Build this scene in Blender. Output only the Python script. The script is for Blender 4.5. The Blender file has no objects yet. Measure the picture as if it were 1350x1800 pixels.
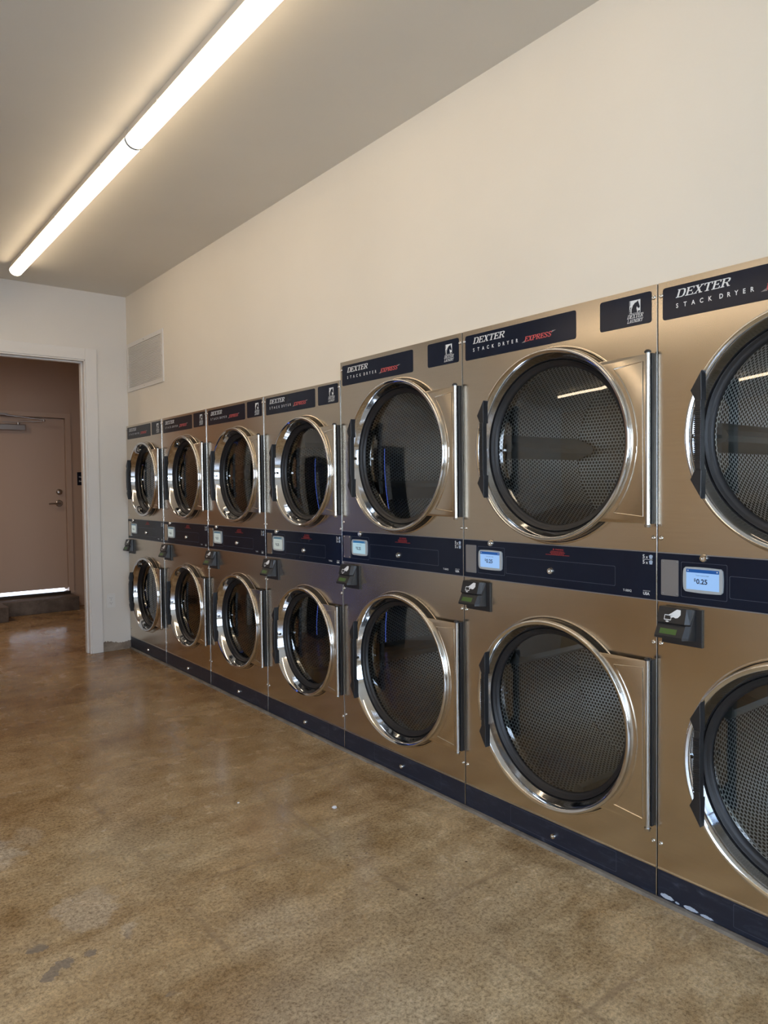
import bpy, bmesh, math, random
from mathutils import Vector, Matrix
random.seed(7)
PI = math.pi
S = bpy.context.scene
C = S.collection

# ------------------------------------------------------------------ camera
CAMX, CAMZ, FPX, YAW, PITCH, ROLL = -2.1328, 1.3520, 1278.53, 0.6671, -0.0325, -0.0113
fw = Vector((math.sin(YAW)*math.cos(PITCH), math.cos(YAW)*math.cos(PITCH), math.sin(PITCH)))
rt = Vector((math.cos(YAW), -math.sin(YAW), 0)); up = rt.cross(fw)
r2 = rt*math.cos(ROLL)+up*math.sin(ROLL); u2 = up*math.cos(ROLL)-rt*math.sin(ROLL)
cd = bpy.data.cameras.new('camera'); cam = bpy.data.objects.new('camera', cd); C.objects.link(cam)
m = Matrix((r2, u2, -fw)).transposed().to_4x4(); m.translation = Vector((CAMX, 0, CAMZ)); cam.matrix_world = m
cd.sensor_fit = 'HORIZONTAL'; cd.sensor_width = 36; cd.lens = FPX*36/1350; cd.clip_start = .02
S.camera = cam

# ------------------------------------------------------------------ world, lights, exposure
S.view_settings.view_transform = 'Standard'; S.view_settings.look = 'None'
S.view_settings.gamma = 1; S.view_settings.use_curve_mapping = False
S.view_settings.exposure = 0.0
TUBE = 10.5          # emission of the tube diffusers
DAY = 9.5           # daylight
HALL = 21.0
S.cycles.max_bounces = 10; S.cycles.diffuse_bounces = 5; S.cycles.glossy_bounces = 6
S.cycles.transparent_max_bounces = 12; S.cycles.caustics_reflective = True
S.cycles.sample_clamp_indirect = 6
w = bpy.data.worlds.new('world'); S.world = w; w.use_nodes = True
nt = w.node_tree; nt.nodes.clear()
tc = nt.nodes.new('ShaderNodeTexCoord'); sep = nt.nodes.new('ShaderNodeSeparateXYZ')
cr = nt.nodes.new('ShaderNodeValToRGB'); bg = nt.nodes.new('ShaderNodeBackground'); wo = nt.nodes.new('ShaderNodeOutputWorld')
nt.links.new(tc.outputs['Generated'], sep.inputs[0]); nt.links.new(sep.outputs['Z'], cr.inputs[0])
cr.color_ramp.elements[0].position = 0.0; cr.color_ramp.elements[0].color = (.80, .88, 1, 1)
cr.color_ramp.elements[1].position = 0.6; cr.color_ramp.elements[1].color = (.42, .62, 1, 1)
nt.links.new(cr.outputs[0], bg.inputs[0]); bg.inputs[1].default_value = DAY; nt.links.new(bg.outputs[0], wo.inputs[0])

def lamp(name, kind, loc, rot, power, size=None, size_y=None, color=(1, 1, 1), portal=False):
    d = bpy.data.lights.new(name, kind); d.energy = power; d.color = color
    if kind == 'AREA':
        d.shape = 'RECTANGLE'; d.size = size; d.size_y = size_y or size
        if portal: d.cycles.is_portal = True
    o = bpy.data.objects.new(name, d); C.objects.link(o); o.location = loc; o.rotation_euler = rot
    return o
WINX0, WINX1, WINZ0, WINZ1, FRONTY, LEFTX = -5.7, -.7, .45, 2.62, -2.6, -6.2
lamp('added_window_portal', 'AREA', (LEFTX-.12, -.65, (WINZ0+WINZ1)/2), (0, -PI/2, 0), 1, WINZ1-WINZ0, 3.1, portal=True)  # daylight portal for the added, unseen side window
lamp('window_portal', 'AREA', ((WINX0+WINX1)/2, FRONTY-.12, (WINZ0+WINZ1)/2), (PI/2, 0, 0), 1, WINX1-WINX0, WINZ1-WINZ0, portal=True)

# ------------------------------------------------------------------ measures
W3, W5 = .80, .8826
Y0 = 6.2545
SEAM = [Y0 - W3*i for i in range(5)]; SEAM += [SEAM[-1]-W5, SEAM[-1]-2*W5, SEAM[-1]-3*W5]
H5, H3 = 1.9914, 1.905
WALLX = .021
BACKY = 6.258
CEIL = 3.0018

# ------------------------------------------------------------------ helpers
class MB:
    def __init__(s): s.bm = bmesh.new(); s.uv = s.bm.loops.layers.uv.new('UVMap'); s.mats = []; s.cur = 0
    def face(s, pts, uv=None, smooth=False):
        vs = [s.bm.verts.new(p) for p in pts]
        return s.fv(vs, uv, smooth)
    def fv(s, vs, uv=None, smooth=False):
        try: f = s.bm.faces.new(vs)
        except ValueError: return None
        f.material_index = s.cur; f.smooth = smooth
        for i, l in enumerate(f.loops):
            l[s.uv].uv = uv[i] if uv else (l.vert.co.x, l.vert.co.z)
        return f
    def box(s, a, b, bev=0):
        x0, y0, z0 = [min(a[i], b[i]) for i in range(3)]; x1, y1, z1 = [max(a[i], b[i]) for i in range(3)]
        v = [s.bm.verts.new(p) for p in ((x0,y0,z0),(x1,y0,z0),(x1,y1,z0),(x0,y1,z0),(x0,y0,z1),(x1,y0,z1),(x1,y1,z1),(x0,y1,z1))]
        fs = [s.fv([v[i] for i in q]) for q in ((0,3,2,1),(4,5,6,7),(0,1,5,4),(1,2,6,5),(2,3,7,6),(3,0,4,7))]
        if bev:
            es = list({e for f in fs for e in f.edges})
            bmesh.ops.bevel(s.bm, geom=es, offset=bev, segments=2, affect='EDGES', profile=.5)
    def prism(s, pts, y0, y1, bev=0):
        """outline pts (x,z) extruded from y0 (front, smaller) to y1"""
        n = len(pts)
        a = [s.bm.verts.new((p[0], y0, p[1])) for p in pts]; b = [s.bm.verts.new((p[0], y1, p[1])) for p in pts]
        area = sum(pts[i][0]*pts[(i+1) % n][1]-pts[(i+1) % n][0]*pts[i][1] for i in range(n))
        if area < 0: a.reverse(); b.reverse()
        f = s.fv(a); s.fv(b[::-1])
        for i in range(n): s.fv([a[(i+1) % n], a[i], b[i], b[(i+1) % n]])
        if bev and f: bmesh.ops.bevel(s.bm, geom=list(f.edges), offset=bev, segments=2, affect='EDGES', profile=.5)
    def lathe(s, prof, c=(0, 0, 0), n=96, axis='y', closed=False):
        """prof = [(r, t)], revolved about axis through c; t along axis"""
        rings = []
        for r, t in prof:
            ring = []
            for i in range(n):
                a = 2*PI*i/n; ca, sa = math.cos(a)*r, math.sin(a)*r
                if axis == 'y': p = (c[0]+ca, c[1]+t, c[2]+sa)
                elif axis == 'z': p = (c[0]+ca, c[1]+sa, c[2]+t)
                else: p = (c[0]+t, c[1]+ca, c[2]+sa)
                ring.append(s.bm.verts.new(p))
            rings.append(ring)
        for k in range(len(rings)-1):
            A, B = rings[k], rings[k+1]
            for i in range(n):
                j = (i+1) % n
                rr = prof[k][0]
                u0, u1 = 2*PI*i/n*rr, 2*PI*(i+1)/n*rr
                s.fv([A[i], A[j], B[j], B[i]], [(u0, prof[k][1]), (u1, prof[k][1]), (u1, prof[k+1][1]), (u0, prof[k+1][1])], True)
        return rings
    def disc(s, ring, flip=False):
        s.fv(ring[::-1] if flip else ring, None, True)
    def tube(s, pts, r, n=12, caps=True):
        pts = [Vector(p) for p in pts]; rings = []
        for i, p in enumerate(pts):
            d = (pts[min(i+1, len(pts)-1)]-pts[max(i-1, 0)]).normalized()
            a = d.cross(Vector((0, 0, 1)))
            if a.length < .1: a = d.cross(Vector((0, 1, 0)))
            a.normalize(); b = d.cross(a)
            rr = r[i] if isinstance(r, (list, tuple)) else r
            rings.append([s.bm.verts.new(p+a*math.cos(2*PI*k/n)*rr+b*math.sin(2*PI*k/n)*rr) for k in range(n)])
        for A, B in zip(rings, rings[1:]):
            for k in range(n): s.fv([A[k], A[(k+1) % n], B[(k+1) % n], B[k]], None, True)
        if caps: s.fv(rings[0]); s.fv(rings[-1][::-1])
    def mesh(s, name, mat, recalc=True):
        if recalc: bmesh.ops.recalc_face_normals(s.bm, faces=s.bm.faces)
        me = bpy.data.meshes.new(name); s.bm.to_mesh(me); s.bm.free(); me.materials.append(mat)
        return me
    def obj(s, name, mat, parent=None, recalc=True):
        o = bpy.data.objects.new(name, s.mesh(name, mat, recalc)); C.objects.link(o)
        if parent: o.parent = parent
        return o

def thing(name, label, cat, loc=(0, 0, 0), rz=0, group=None):
    o = bpy.data.objects.new(name, None); C.objects.link(o); o.location = loc; o.rotation_euler = (0, 0, rz)
    o.empty_display_size = .1
    return tag(o, label, cat, group)
def tag(o, label=None, cat=None, group=None):
    if label: o['label'] = label
    if cat: o['category'] = cat
    if group: o['group'] = group
    return o
def struct(o, label=None, cat='room'):
    o['kind'] = 'structure'; return tag(o, label, cat)

def sw(o, angle=35):
    """smooth by angle via mesh attribute"""
    me = o.data
    for p in me.polygons: p.use_smooth = True
    bm = bmesh.new(); bm.from_mesh(me)
    for e in bm.edges:
        if len(e.link_faces) == 2 and e.calc_face_angle(0) > math.radians(angle): e.smooth = False
    bm.to_mesh(me); bm.free(); return o

# ------------------------------------------------------------------ materials
def mat(name):
    m = bpy.data.materials.new(name); m.use_nodes = True; nt = m.node_tree
    b = nt.nodes['Principled BSDF']; return m, nt, b
def N(nt, t, **k):
    n = nt.nodes.new(t)
    for a, v in k.items():
        if a.startswith('_'): setattr(n, a[1:], v)
        else: n.inputs[a.replace('_', ' ')].default_value = v
    return n
def simple(name, col, rough=.5, metal=0, spec=.5, coat=0, bump=0, bscale=200):
    m, nt, b = mat(name)
    b.inputs['Base Color'].default_value = (*col, 1); b.inputs['Roughness'].default_value = rough
    b.inputs['Metallic'].default_value = metal; b.inputs['Specular IOR Level'].default_value = spec
    b.inputs['Coat Weight'].default_value = coat
    t = N(nt, 'ShaderNodeTexCoord'); n = N(nt, 'ShaderNodeTexNoise', Scale=bscale, Detail=3.0)
    nt.links.new(t.outputs['Object'], n.inputs['Vector'])
    mr = N(nt, 'ShaderNodeMapRange'); mr.inputs[3].default_value = rough*.85; mr.inputs[4].default_value = rough*1.15
    nt.links.new(n.outputs[0], mr.inputs[0]); nt.links.new(mr.outputs[0], b.inputs['Roughness'])
    if bump:
        bp = N(nt, 'ShaderNodeBump', Strength=bump, Distance=.002)
        nt.links.new(n.outputs[0], bp.inputs['Height']); nt.links.new(bp.outputs[0], b.inputs['Normal'])
    return m
def emit(name, col, st):
    m, nt, b = mat(name)
    b.inputs['Base Color'].default_value = (*[c*.2 for c in col], 1); b.inputs['Emission Color'].default_value = (*col, 1)
    b.inputs['Emission Strength'].default_value = st; b.inputs['Roughness'].default_value = .3
    return m
def ramp(nt, stops):
    r = N(nt, 'ShaderNodeValToRGB'); e = r.color_ramp.elements
    while len(e) < len(stops): e.new(.5)
    for i, (p, c) in enumerate(stops): e[i].position = p; e[i].color = (*c, 1) if len(c) == 3 else c
    return r
def mix(nt, fac, a, b, mode='MIX'):
    n = nt.nodes.new('ShaderNodeMix'); n.data_type = 'RGBA'; n.blend_type = mode
    for sock, v in ((n.inputs[0], fac), (n.inputs[6], a), (n.inputs[7], b)):
        if isinstance(v, (int, float)): sock.default_value = v
        elif isinstance(v, tuple): sock.default_value = (*v, 1)
        else: nt.links.new(v, sock)
    return n.outputs[2]

def steel_mat(name, col, rough, aniso=.5, smudge=.1, grain=.25):
    m, nt, b = mat(name)
    b.inputs['Metallic'].default_value = 1; b.inputs['Anisotropic'].default_value = aniso
    tg = N(nt, 'ShaderNodeTangent', _direction_type='UV_MAP'); tg.uv_map = 'UVMap'
    nt.links.new(tg.outputs[0], b.inputs['Tangent'])
    t = N(nt, 'ShaderNodeTexCoord'); mp = N(nt, 'ShaderNodeMapping'); mp.inputs['Scale'].default_value = (5, 5, 150)
    nt.links.new(t.outputs['Object'], mp.inputs[0])
    n = N(nt, 'ShaderNodeTexNoise', Scale=1.0, Detail=4.0); nt.links.new(mp.outputs[0], n.inputs[0])
    oi = N(nt, 'ShaderNodeObjectInfo'); n2 = N(nt, 'ShaderNodeTexNoise', Scale=2.2, Detail=4.0, Roughness=.5); n2.noise_dimensions = '4D'
    nt.links.new(t.outputs['Object'], n2.inputs['Vector']); 
    mm = N(nt, 'ShaderNodeMath', _operation='MULTIPLY'); mm.inputs[1].default_value = 30; nt.links.new(oi.outputs['Random'], mm.inputs[0]); nt.links.new(mm.outputs[0], n2.inputs['W'])
    mr = N(nt, 'ShaderNodeMapRange'); mr.inputs[1].default_value = .35; mr.inputs[2].default_value = .7
    mr.inputs[3].default_value = rough-smudge*.5; mr.inputs[4].default_value = rough+smudge
    nt.links.new(n2.outputs[0], mr.inputs[0]); nt.links.new(mr.outputs[0], b.inputs['Roughness'])
    c = ramp(nt, [(.3, tuple(x*.97 for x in col)), (.7, tuple(min(1, x*1.02) for x in col))])
    nt.links.new(n.outputs[0], c.inputs[0])
    c2 = ramp(nt, [(.33, (.90, .87, .82)), (.6, (1, 1, 1))]); nt.links.new(n2.outputs[0], c2.inputs[0])
    nt.links.new(mix(nt, .6, c.outputs[0], c2.outputs[0], 'MULTIPLY'), b.inputs['Base Color'])
    bp = N(nt, 'ShaderNodeBump', Strength=grain, Distance=.0004); nt.links.new(n.outputs[0], bp.inputs['Height']); nt.links.new(bp.outputs[0], b.inputs['Normal'])
    return m
M = {}
M['steel'] = steel_mat('brushed_stainless_steel', (.66, .59, .495), .22, smudge=.04, grain=.02)
M['chrome'] = simple('polished_chrome', (.72, .73, .745), .07, 1, bscale=30)
M['rod'] = simple('satin_steel_rod', (.62, .62, .61), .22, 1)
M['rubber'] = simple('black_rubber', (.012, .012, .014), .42, bump=.2)
M['plastic'] = simple('black_plastic', (.018, .018, .02), .38, bump=.1, bscale=600)
M['lettering'] = simple('white_print', (.78, .80, .82), .5)
M['red'] = simple('red_print', (.42, .035, .03), .5)
M['redlight'] = simple('salmon_print', (.62, .10, .10), .5)
M['pale_blue'] = simple('pale_blue_print', (.36, .45, .60), .5)
M['outline'] = simple('thin_line_print', (.10, .12, .17), .4)
M['dark_hole'] = simple('dark_recess', (.01, .01, .01), .8)
M['screenframe'] = simple('grey_screen_frame', (.42, .45, .47), .3)
M['coverplate'] = simple('grey_cover_plate', (.30, .30, .31), .42, .6)
M['chromelock'] = simple('nickel_lock', (.75, .73, .70), .18, 1)
M['lcd'] = emit('green_display', (.13, .22, .06), .25)
M['lcdchar'] = simple('dark_green_characters', (.05, .12, .02), .5)
M['whitetrim'] = simple('white_gloss_paint', (.74, .71, .67), .35, bump=.05, bscale=60)
M['dimwhite'] = simple('warm_dim_white_paint', (.52, .38, .29), .5, bump=.08, bscale=120)  # white door paint, browned: the hall's warm dim light is put into the colour
M['hallwall'] = simple('hall_wall_paint', (.47, .335, .25), .6, bump=.08, bscale=120)
M['bronze'] = simple('dark_bronze_threshold', (.06, .045, .035), .4, .6)
M['satin'] = simple('satin_nickel', (.42, .38, .35), .35, 1)
M['plate'] = simple('ivory_plastic', (.74, .72, .68), .35)
M['lampbody'] = simple('white_lamp_housing', (.62, .55, .46), .5)
M['lint'] = simple('white_lint', (.75, .75, .78), .9)
M['scuff'] = simple('scraped_paint', (.50, .57, .68), .7, bump=.6, bscale=90)

def navy_mat():
    m, nt, b = mat('navy_plastic_panel')
    t = N(nt, 'ShaderNodeTexCoord'); oi = N(nt, 'ShaderNodeObjectInfo')
    n = N(nt, 'ShaderNodeTexNoise', Scale=5.0, Detail=8.0, Roughness=.7); n.noise_dimensions = '4D'
    mm = N(nt, 'ShaderNodeMath', _operation='MULTIPLY'); mm.inputs[1].default_value = 20; nt.links.new(oi.outputs['Random'], mm.inputs[0]); nt.links.new(mm.outputs[0], n.inputs['W'])
    nt.links.new(t.outputs['Object'], n.inputs['Vector'])
    c = ramp(nt, [(.3, (.009, .012, .024)), (.8, (.013, .018, .034))]); nt.links.new(n.outputs[0], c.inputs[0]); nt.links.new(c.outputs[0], b.inputs['Base Color'])
    b.inputs['Roughness'].default_value = .16; b.inputs['Specular IOR Level'].default_value = .22
    return m
def kick_mat():
    m, nt, b = mat('scuffed_navy_kick_plate')
    t = N(nt, 'ShaderNodeTexCoord'); mp = N(nt, 'ShaderNodeMapping'); mp.inputs['Scale'].default_value = (7, 7, 22); oi = N(nt, 'ShaderNodeObjectInfo')
    nt.links.new(t.outputs['Object'], mp.inputs[0])
    n = N(nt, 'ShaderNodeTexNoise', Scale=1.6, Detail=9.0, Roughness=.72, Distortion=.8); n.noise_dimensions = '4D'
    mm = N(nt, 'ShaderNodeMath', _operation='MULTIPLY'); mm.inputs[1].default_value = 20; nt.links.new(oi.outputs['Random'], mm.inputs[0]); nt.links.new(mm.outputs[0], n.inputs['W'])
    nt.links.new(mp.outputs[0], n.inputs['Vector'])
    c = ramp(nt, [(.0, (.009, .013, .028)), (.52, (.012, .018, .036)), (.62, (.028, .036, .06)), (.74, (.12, .14, .18))]); nt.links.new(n.outputs[0], c.inputs[0]); nt.links.new(c.outputs[0], b.inputs['Base Color'])
    b.inputs['Roughness'].default_value = .38
    return m
M['navy'] = navy_mat(); M['kick'] = kick_mat()

def perf_mat(name, pitch, hole, col):
    m, nt, b = mat(name)
    uv = N(nt, 'ShaderNodeUVMap'); uv.uv_map = 'UVMap'; L = nt.links.new
    def V(op, a=None, bb=None):
        n = nt.nodes.new('ShaderNodeVectorMath'); n.operation = op
        for i, v in enumerate((a, bb)):
            if v is None: continue
            if isinstance(v, tuple): n.inputs[i].default_value = v
            else: L(v, n.inputs[i])
        return n
    ds = []
    for off in ((0, 0, 0), (.5, .5, 0)):
        s1 = V('MULTIPLY', uv.outputs[0], (1/pitch, 1/(pitch*1.732), 0)); s2 = V('ADD', s1.outputs[0], off)
        fr = V('FRACTION', s2.outputs[0]); c = V('SUBTRACT', fr.outputs[0], (.5, .5, 0)); sc = V('MULTIPLY', c.outputs[0], (1, 1.732, 0))
        ln = V('LENGTH', sc.outputs[0]); ds.append(ln.outputs['Value'])
    mn = N(nt, 'ShaderNodeMath', _operation='MINIMUM'); L(ds[0], mn.inputs[0]); L(ds[1], mn.inputs[1])
    mr = N(nt, 'ShaderNodeMapRange'); mr.inputs[1].default_value = hole; mr.inputs[2].default_value = hole+.05; L(mn.outputs[0], mr.inputs[0])
    L(mix(nt, mr.outputs[0], (.012, .013, .013), col), b.inputs['Base Color']); L(mr.outputs[0], b.inputs['Metallic'])
    r = N(nt, 'ShaderNodeMapRange'); r.inputs[3].default_value = .9; r.inputs[4].default_value = .33; L(mr.outputs[0], r.inputs[0]); L(r.outputs[0], b.inputs['Roughness'])
    return m
M['drum'] = perf_mat('perforated_drum_steel', .0165, .33, (.62, .63, .62))
M['baffle'] = simple('drum_fin_steel', (.45, .47, .47), .35, 1)

def glass_mat(name, tint, gloss_rough=.01, f0=.06):
    m = bpy.data.materials.new(name); m.use_nodes = True; nt = m.node_tree; nt.nodes.clear(); L = nt.links.new
    o = N(nt, 'ShaderNodeOutputMaterial'); mx = N(nt, 'ShaderNodeMixShader'); tr = N(nt, 'ShaderNodeBsdfTransparent'); gl = N(nt, 'ShaderNodeBsdfGlossy')
    tr.inputs[0].default_value = (*tint, 1); gl.inputs['Roughness'].default_value = gloss_rough; gl.inputs[0].default_value = (1, 1, 1, 1)
    lw = N(nt, 'ShaderNodeFresnel', IOR=1.5)
    mr = N(nt, 'ShaderNodeMapRange'); mr.inputs[1].default_value = 0; mr.inputs[2].default_value = 1; mr.inputs[3].default_value = f0; mr.inputs[4].default_value = 1
    L(lw.outputs[0], mr.inputs[0]); L(mr.outputs[0], mx.inputs[0]); L(tr.outputs[0], mx.inputs[1]); L(gl.outputs[0], mx.inputs[2]); L(mx.outputs[0], o.inputs[0])
    return m
M['glass'] = glass_mat('dark_door_glass', (.84, .87, .87))
M['pane'] = glass_mat('window_pane', (.92, .95, .96), .0, .0)

def wall_mat(name, col, spec=.25):
    m, nt, b = mat(name)
    t = N(nt, 'ShaderNodeTexCoord'); n = N(nt, 'ShaderNodeTexNoise', Scale=1.3, Detail=5.0); n2 = N(nt, 'ShaderNodeTexNoise', Scale=90.0, Detail=3.0)
    nt.links.new(t.outputs['Object'], n.inputs['Vector']); nt.links.new(t.outputs['Object'], n2.inputs['Vector'])
    c = ramp(nt, [(.3, tuple(x*.96 for x in col)), (.7, tuple(min(1, x*1.02) for x in col))]); nt.links.new(n.outputs[0], c.inputs[0]); nt.links.new(c.outputs[0], b.inputs['Base Color'])
    b.inputs['Roughness'].default_value = .7; b.inputs['Specular IOR Level'].default_value = spec
    bp = N(nt, 'ShaderNodeBump', Strength=.12, Distance=.002); nt.links.new(n2.outputs[0], bp.inputs['Height']); nt.links.new(bp.outputs[0], b.inputs['Normal'])
    return m
M['wall'] = wall_mat('cream_wall_paint', (.80, .735, .63))
M['tanwall'] = wall_mat('tan_wall_paint', (.86, .67, .43))
M['backwall'] = wall_mat('off_white_wall_paint', (.74, .70, .64))
M['ceiling'] = wall_mat('ceiling_paint', (.75, .72, .655))

def floor_mat():
    m, nt, b = mat('polished_stained_concrete'); L = nt.links.new
    g = N(nt, 'ShaderNodeNewGeometry'); P = g.outputs['Position']
    def noise(scale, detail=6., rough=.6, dist=0., mscale=None, rot=0):
        n = N(nt, 'ShaderNodeTexNoise', Scale=scale, Detail=detail, Roughness=rough, Distortion=dist)
        if mscale:
            mp = N(nt, 'ShaderNodeMapping'); mp.inputs['Scale'].default_value = mscale; mp.inputs['Rotation'].default_value = (0, 0, rot); L(P, mp.inputs[0]); L(mp.outputs[0], n.inputs['Vector'])
        else: L(P, n.inputs['Vector'])
        return n.outputs[0]
    big = noise(.9, 7, .62, .3); med = noise(3.2, 8, .68, .4, (1, 1.0, 1)); streak = noise(2.0, 7, .65, .5, (.7, 3.2, 1), .25)
    med2 = noise(9.5, 6, .75, .3); fine = noise(85, 5, .85); spk = noise(330, 2, .6)
    c1 = ramp(nt, [(.30, (.34, .222, .112)), (.46, (.45, .325, .18)), (.60, (.53, .41, .25)), (.74, (.60, .49, .33))]); L(big, c1.inputs[0])
    c2 = ramp(nt, [(.34, (.66, .58, .47)), (.52, (1, 1, 1)), (.72, (1.16, 1.16, 1.14))]); L(med, c2.inputs[0])
    c3 = ramp(nt, [(.36, (.74, .67, .57)), (.54, (1, 1, 1))]); L(streak, c3.inputs[0])
    c4 = ramp(nt, [(.38, (.42, .38, .34)), (.50, (1, 1, 1)), (.62, (1.38, 1.36, 1.32))]); L(fine, c4.inputs[0])
    c5 = ramp(nt, [(.30, (.45, .42, .4)), (.40, (1, 1, 1)), (.66, (1, 1, 1)), (.74, (1.5, 1.5, 1.5))]); L(spk, c5.inputs[0])
    c = mix(nt, .75, c1.outputs[0], c2.outputs[0], 'MULTIPLY'); c = mix(nt, .7, c, c3.outputs[0], 'MULTIPLY')
    c = mix(nt, .8, c, c4.outputs[0], 'MULTIPLY'); c = mix(nt, .8, c, c5.outputs[0], 'MULTIPLY')
    c6 = ramp(nt, [(.36, (.72, .66, .58)), (.50, (1, 1, 1)), (.64, (1.16, 1.15, 1.13))]); L(med2, c6.inputs[0]); c = mix(nt, .7, c, c6.outputs[0], 'MULTIPLY')
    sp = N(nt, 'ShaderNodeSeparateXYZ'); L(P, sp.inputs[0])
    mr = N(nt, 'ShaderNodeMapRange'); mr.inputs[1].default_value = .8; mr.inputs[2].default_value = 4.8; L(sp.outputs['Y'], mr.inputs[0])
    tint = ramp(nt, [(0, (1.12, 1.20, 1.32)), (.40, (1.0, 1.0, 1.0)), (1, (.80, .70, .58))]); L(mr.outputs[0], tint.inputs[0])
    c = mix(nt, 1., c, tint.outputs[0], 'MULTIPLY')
    def math_(op, a, b_=None, c_=None):
        n = N(nt, 'ShaderNodeMath', _operation=op)
        for i, v in enumerate((a, b_, c_)):
            if v is None: continue
            if isinstance(v, (int, float)): n.inputs[i].default_value = v
            else: L(v, n.inputs[i])
        return n.outputs[0]
    def mrange(v, a0, a1, b0=0., b1=1.):
        n = N(nt, 'ShaderNodeMapRange'); n.interpolation_type = 'SMOOTHSTEP'
        for i, x in enumerate((a0, a1, b0, b1)): n.inputs[i+1].default_value = x
        L(v, n.inputs[0]); return n.outputs[0]
    # warped position
    wn = N(nt, 'ShaderNodeTexNoise', Scale=9.0, Detail=6.0, Roughness=.7); L(P, wn.inputs['Vector'])
    wp = nt.nodes.new('ShaderNodeVectorMath'); wp.operation = 'MULTIPLY_ADD'; L(wn.outputs[1], wp.inputs[0]); wp.inputs[1].default_value = (.22, .22, 0); L(P, wp.inputs[2])
    def blob(cx, cy, r, soft, sx=1.):
        s1 = nt.nodes.new('ShaderNodeVectorMath'); s1.operation = 'SUBTRACT'; L(wp.outputs[0], s1.inputs[0]); s1.inputs[1].default_value = (cx+.11, cy+.11, 0)
        s2 = nt.nodes.new('ShaderNodeVectorMath'); s2.operation = 'MULTIPLY'; L(s1.outputs[0], s2.inputs[0]); s2.inputs[1].default_value = (1, sx, 0)
        s3 = nt.nodes.new('ShaderNodeVectorMath'); s3.operation = 'LENGTH'; L(s2.outputs[0], s3.inputs[0])
        return mrange(s3.outputs['Value'], r-soft, r+soft, 1., 0.)
    # pale worn spots and cloudy grey areas
    for (cx, cy, r, soft, sx, col, k) in ((-1.47, 2.43, .10, .02, .8, (.60, .54, .47), .75), (-1.40, 2.24, .035, .012, 1, (.58, .52, .46), .7), (-1.62, 3.00, .07, .02, .5, (.60, .58, .55), .8), (-1.50, 3.10, .05, .02, .5, (.58, .52, .44), .6),
            (-.62, 2.30, .12, .10, 1, (.50, .46, .36), .5), (-1.02, 2.9, .04, .01, 1, (.62, .55, .45), .4), (-1.25, 2.70, .25, .2, 1, (.47, .42, .31), .45), (-1.12, 1.45, .28, .14, 1, (.58, .54, .46), .55), (-.60, 1.65, .32, .2, 1, (.55, .50, .40), .4), (-1.02, 1.95, .16, .1, 1, (.56, .50, .42), .45)):
        f = blob(cx, cy, r, soft, sx); c = mix(nt, math_('MULTIPLY', f, k*.62), c, mix(nt, .9, (col[0]*.92, col[1]*.88, col[2]*.80), c4.outputs[0], 'MULTIPLY'))
    # ghost joints of former tiles, a faint square grid
    gx = math_('ADD', sp.outputs['X'], 1.21+61*.61); gy = math_('ADD', sp.outputs['Y'], -1.73+61*.61)
    wob = math_('MULTIPLY_ADD', wn.outputs[0], .02, -.01)
    lines = []
    for g_ in (gx, gy):
        fr = math_('FRACT', math_('DIVIDE', math_('ADD', g_, wob), .61)); dd = math_('MINIMUM', fr, math_('SUBTRACT', 1., fr)); lines.append(mrange(dd, .006, .026, 1., 0.))
    ln = math_('MAXIMUM', lines[0], lines[1]); ln = math_('MULTIPLY', ln, mrange(med, .42, .62, 0.05, .55))
    c = mix(nt, ln, c, (.24, .165, .10))
    # small grey filled chips in one area
    v2 = N(nt, 'ShaderNodeTexVoronoi', Scale=8.5, Randomness=1.0); wq = nt.nodes.new('ShaderNodeVectorMath'); wq.operation = 'MULTIPLY_ADD'; L(wn.outputs[1], wq.inputs[0]); wq.inputs[1].default_value = (.14, .14, 0); L(P, wq.inputs[2]); L(wq.outputs[0], v2.inputs['Vector'])
    sc = N(nt, 'ShaderNodeSeparateColor'); L(v2.outputs['Color'], sc.inputs[0])
    f = math_('MULTIPLY', mrange(v2.outputs['Distance'], .20, .25, 1., 0.), math_('GREATER_THAN', sc.outputs[0], .5))
    f = math_('MULTIPLY', f, math_('MULTIPLY', mrange(sp.outputs['X'], -1.38, -1.44), mrange(sp.outputs['Y'], 2.36, 2.30)))
    c = mix(nt, math_('MULTIPLY', f, .8), c, mix(nt, fine, (.15, .115, .09), (.28, .24, .20)))
    # scattered dark drips
    v3 = N(nt, 'ShaderNodeTexVoronoi', Scale=26.0, Randomness=1.0); L(P, v3.inputs['Vector']); sc3 = N(nt, 'ShaderNodeSeparateColor'); L(v3.outputs['Color'], sc3.inputs[0])
    f = math_('MULTIPLY', mrange(v3.outputs['Distance'], .10, .16, 1., 0.), math_('GREATER_THAN', sc3.outputs[0], .60)); f = math_('MULTIPLY', f, blob(-.42, 1.95, .30, .08, .8))
    c = mix(nt, math_('MULTIPLY', f, .85), c, (.06, .035, .02))
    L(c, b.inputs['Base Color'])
    rr = N(nt, 'ShaderNodeMapRange'); rr.inputs[1].default_value = .3; rr.inputs[2].default_value = .7; rr.inputs[3].default_value = .16; rr.inputs[4].default_value = .34; L(med, rr.inputs[0])
    L(rr.outputs[0], b.inputs['Roughness']); b.inputs['Specular IOR Level'].default_value = .42
    bp = N(nt, 'ShaderNodeBump', Strength=.10, Distance=.003); L(med, bp.inputs['Height'])
    bp2 = N(nt, 'ShaderNodeBump', Strength=.10, Distance=.0006); L(fine, bp2.inputs['Height']); L(bp.outputs[0], bp2.inputs['Normal']); L(bp2.outputs[0], b.inputs['Normal'])
    return m
M['floor'] = floor_mat()
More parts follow.
